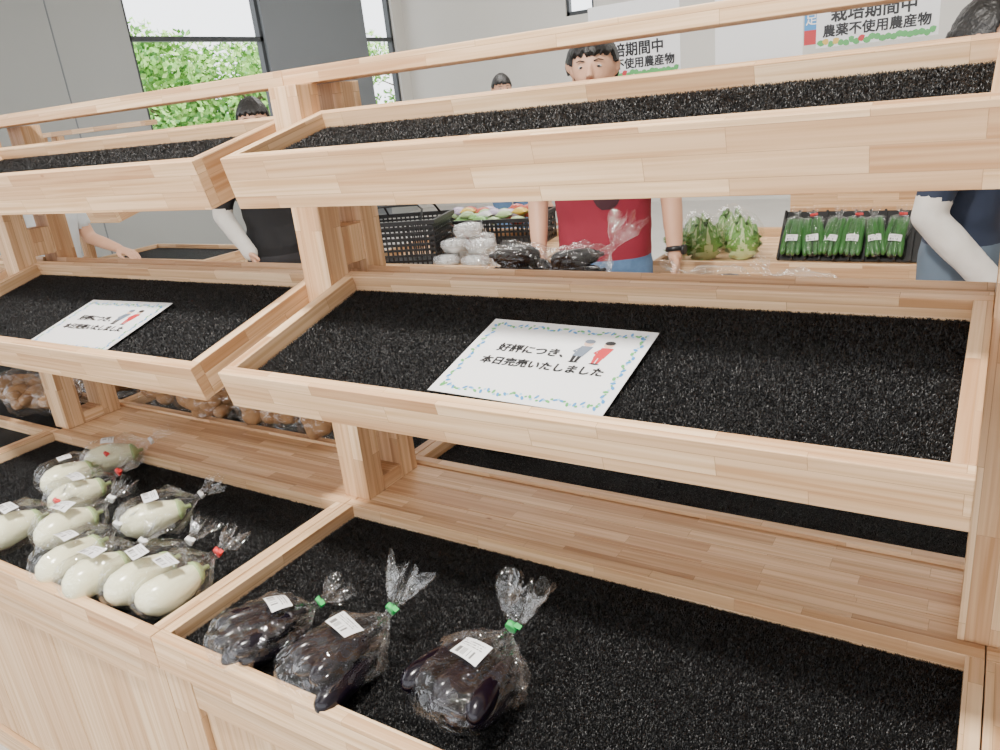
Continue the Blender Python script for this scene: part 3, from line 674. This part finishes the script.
for j in range(8):
    for i in range(8): bm.faces.new((V[j][i],V[j][i+1],V[j+1][i+1],V[j+1][i]))
o=obj('shirt_print',bm,flat('dark_print',(.05,.012,.02),.7),p1); o.scale=(1.66/1.65,)*3
person('woman_in_navy_shirt',(1.08,1.86,0),1.45,1.60,NAVY,APR,((.23,-.02,1.10),(.22,-.24,1.00)),((-.235,.06,1.10),(-.22,-.12,.90)),'cover',SLV,'long',0,waist=1.0,cov=.8)
person('woman_in_black_top',(-1.98,1.95,0),.75,1.60,BLK,DKP,((.245,.02,1.12),(.17,-.13,.91)),((-.245,.0,1.12),(-.13,-.17,.93)),'cover',SLV,'bun',0,cov=.85)
person('shopper',(-.95,3.5,0),.8,1.72,LGT,DKP,dn(1),dn(-1),'short')
person('shopper',(-2.48,5.1,0),.8,1.66,BLK,JEAN,dn(1),dn(-1),'short')
person('shopper',(-3.0,1.35,0),1.8,1.50,LGT,JEAN,((.22,-.06,1.12),(.20,-.28,1.05)),dn(-1),'short',hair='long')
# ------------------------------------------------------------------ room
FLOOR=flat('floor_tiles',(.48,.46,.43),.35,var=.12,scale=3)
WALLG=flat('wall_grey_panel',(.34,.35,.34),.7); WALLW=flat('wall_white',(.62,.60,.56),.8,var=.03,scale=2); FRAME=flat('window_frame',(.04,.045,.05),.4)
WALLD=flat('wall_dark_panel',(.17,.185,.20),.7)
CEIL=flat('ceiling_white',(.75,.75,.73),.9)
def simple(name,x0,x1,y0,y1,z0,z1,mat,parent=None):
    bm=bmesh.new(); bx(bm,x0,x1,y0,y1,z0,z1); return obj(name,bm,mat,parent)
XL,XR,YF,YB,ZC=-6.5,5.0,-5.0,9.1,4.2
simple('floor',XL-.2,XR+.2,YF-.2,YB+.2,-.1,0,FLOOR)
simple('ground_outside',-60,XL-.2,-30,60,-.15,-.05,flat('asphalt',(.5,.5,.48),.9))
simple('ceiling',XL-.2,XR+.2,YF-.2,YB+.2,ZC,ZC+.1,CEIL)
simple('wall_right',XR,XR+.15,YF,YB,0,ZC,WALLW)
bm=bmesh.new(); wins=[(-3.5,1.5),(4.55,6.38),(8.22,8.86)]
y=YF
for i,(a,b) in enumerate(wins):
    mi=1 if i==2 else 0
    bx(bm,XL-.15,XL,y,a,0,ZC,mi); bx(bm,XL-.15,XL,a,b,0,.9); bx(bm,XL-.15,XL,a,b,3.9,ZC); y=b
bx(bm,XL-.15,XL,y,YB,0,ZC,2)
for yy in (2.9,3.75): bx(bm,XL,XL+.004,yy,yy+.012,0,ZC,1)
obj('wall_left',bm,[WALLG,WALLD,WALLW])
for i,(a,b) in enumerate(wins):
    bm=bmesh.new()
    for (ya,yb,za,zb) in ((a,a+.05,.9,3.9),(b-.05,b,.9,3.9),(a,b,.9,.95),(a,b,3.85,3.9),(a,b,2.43,2.48)): bx(bm,XL-.12,XL-.04,ya,yb,za,zb)
    obj('window_%d'%(i+1),bm,FRAME)
bm=bmesh.new(); bx(bm,XL,-3.85,YB,YB+.15,0,ZC); bx(bm,-3.85,-3.45,YB,YB+.15,0,2.4);bx(bm,-3.85,-3.45,YB,YB+.15,3.9,ZC); bx(bm,-3.45,XR,YB,YB+.15,0,ZC)
obj('wall_back',bm,WALLW)
bm=bmesh.new()
for (xa,xb,za,zb) in ((-3.85,-3.81,2.4,3.9),(-3.49,-3.45,2.4,3.9),(-3.85,-3.45,2.4,2.45),(-3.85,-3.45,3.85,3.9)): bx(bm,xa,xb,YB+.03,YB+.1,za,zb)
obj('window_4',bm,FRAME)
bm=bmesh.new(); bx(bm,XL,XR,YF-.15,YF,0,.3); bx(bm,XL,XR,YF-.15,YF,3.8,ZC)
for x in (-6.5,-4.2,-1.9,.4,2.7,4.8): bx(bm,x,x+.2,YF-.15,YF,.3,3.8)
obj('wall_front',bm,WALLW)
TL=[flat('tree_leaf_a',(.20,.44,.08),.6),flat('tree_leaf_b',(.36,.60,.16),.6),flat('tree_leaf_c',(.09,.26,.05),.6)]; BARK=flat('bark',(.12,.08,.05),.9)
def tree(x,y,h,seed):
    e=empty('tree',(x,y,-.05)); r=random.Random(seed); bm=bmesh.new()
    tube(bm,[(0,0,0),(.05,0,h*.35),(0,.05,h*.7)],[.12,.09,.05],10)
    for i in range(7):
        a=r.uniform(0,6.28); z=h*r.uniform(.3,.6); tube(bm,[(0,0,z),(math.cos(a)*.5,math.sin(a)*.5,z+.4),(math.cos(a)*.9,math.sin(a)*.9,z+.6)],[.04,.025,.012],6)
    obj('trunk',bm,BARK,e); bm=bmesh.new()
    cl=[(Vector((r.gauss(0,.55),r.gauss(0,.55),h*r.uniform(.35,.9))),r.uniform(.35,.6)) for _ in range(16)]
    for c,R_ in cl:
        for _ in range(230):
            d=Vector((r.gauss(0,1),r.gauss(0,1),r.gauss(0,1))).normalized(); p=c+d*R_*r.uniform(.75,1.05)
            a=Vector((r.gauss(0,1),r.gauss(0,1),r.gauss(0,1))).normalized()*.07; b=a.cross(d).normalized()*.04
            f=bm.faces.new([bm.verts.new(p-a),bm.verts.new(p+b),bm.verts.new(p+a),bm.verts.new(p-b)]); f.material_index=r.choice([0,0,1,1,2])
    obj('foliage',bm,TL,e)
for i,(x,y,h) in enumerate([(-11.5,7.2,3.2),(-12.2,9.0,3.4),(-11.6,10.6,3.1),(-12.4,12.2,3.3),(-13,14.5,3.4),(-12,16.5,3.2),(-13.2,6.0,3.3),(-13.5,10.2,3.5),(-12.6,19,3.3),(-12.5,21.5,3.3)]): tree(x,y,h,i)
# ------------------------------------------------------------------ world and lights
w=bpy.data.worlds.new('world'); scene.world=w; w.use_nodes=True; bg=w.node_tree.nodes['Background']
bg.inputs['Color'].default_value=(.93,.96,1,1); bg.inputs['Strength'].default_value=3.9
sun=bpy.data.lights.new('sun','SUN'); sun.energy=7; sun.angle=.01; so=bpy.data.objects.new('sun',sun); COL.objects.link(so); so.rotation_euler=(math.radians(25),math.radians(20),0)
def area(name,loc,size,power,target=None,col=(1,1,1),sy=None):
    l=bpy.data.lights.new(name,'AREA'); l.energy=power; l.color=col; l.size=size
    if sy: l.shape='RECTANGLE'; l.size_y=sy
    o=bpy.data.objects.new(name,l); COL.objects.link(o); o.location=loc
    if target is not None: o.rotation_euler=(Vector(target)-Vector(loc)).to_track_quat('-Z','Y').to_euler()
    return o
area('ceiling_spot',(.1,-.85,3.6),.30,180,(.1,.0,.9),(1,.95,.88))
area('fill_light',(0,-2.6,4.1),2.5,40,(0,-1,0),(1,.97,.93))  # added soft fill from the camera side, no real fitting
area('fill_light',(-2.5,5.2,4.1),2.5,300,(-2.5,6.5,0),(1,.97,.93))  # added fill that brightens the background walls, no real fitting
area('fill_light',(1.8,5.2,4.1),2.5,300,(1.8,6.5,0),(1,.97,.93))  # second added background fill, right half of the room
# ------------------------------------------------------------------ camera
R=[[0.84621, 0.5229, -0.10251], [0.09439, -0.33643, -0.93697], [-0.52443, 0.78319, -0.33404]]
cam=bpy.data.cameras.new('camera'); co=bpy.data.objects.new('camera',cam); COL.objects.link(co)
C=(1.1634,-.8304,1.5015)
co.matrix_world=Matrix(((R[0][0],-R[1][0],-R[2][0],C[0]),(R[0][1],-R[1][1],-R[2][1],C[1]),(R[0][2],-R[1][2],-R[2][2],C[2]),(0,0,0,1)))
cam.sensor_width=36; cam.lens=777.87*.036; cam.clip_start=.02; scene.camera=co
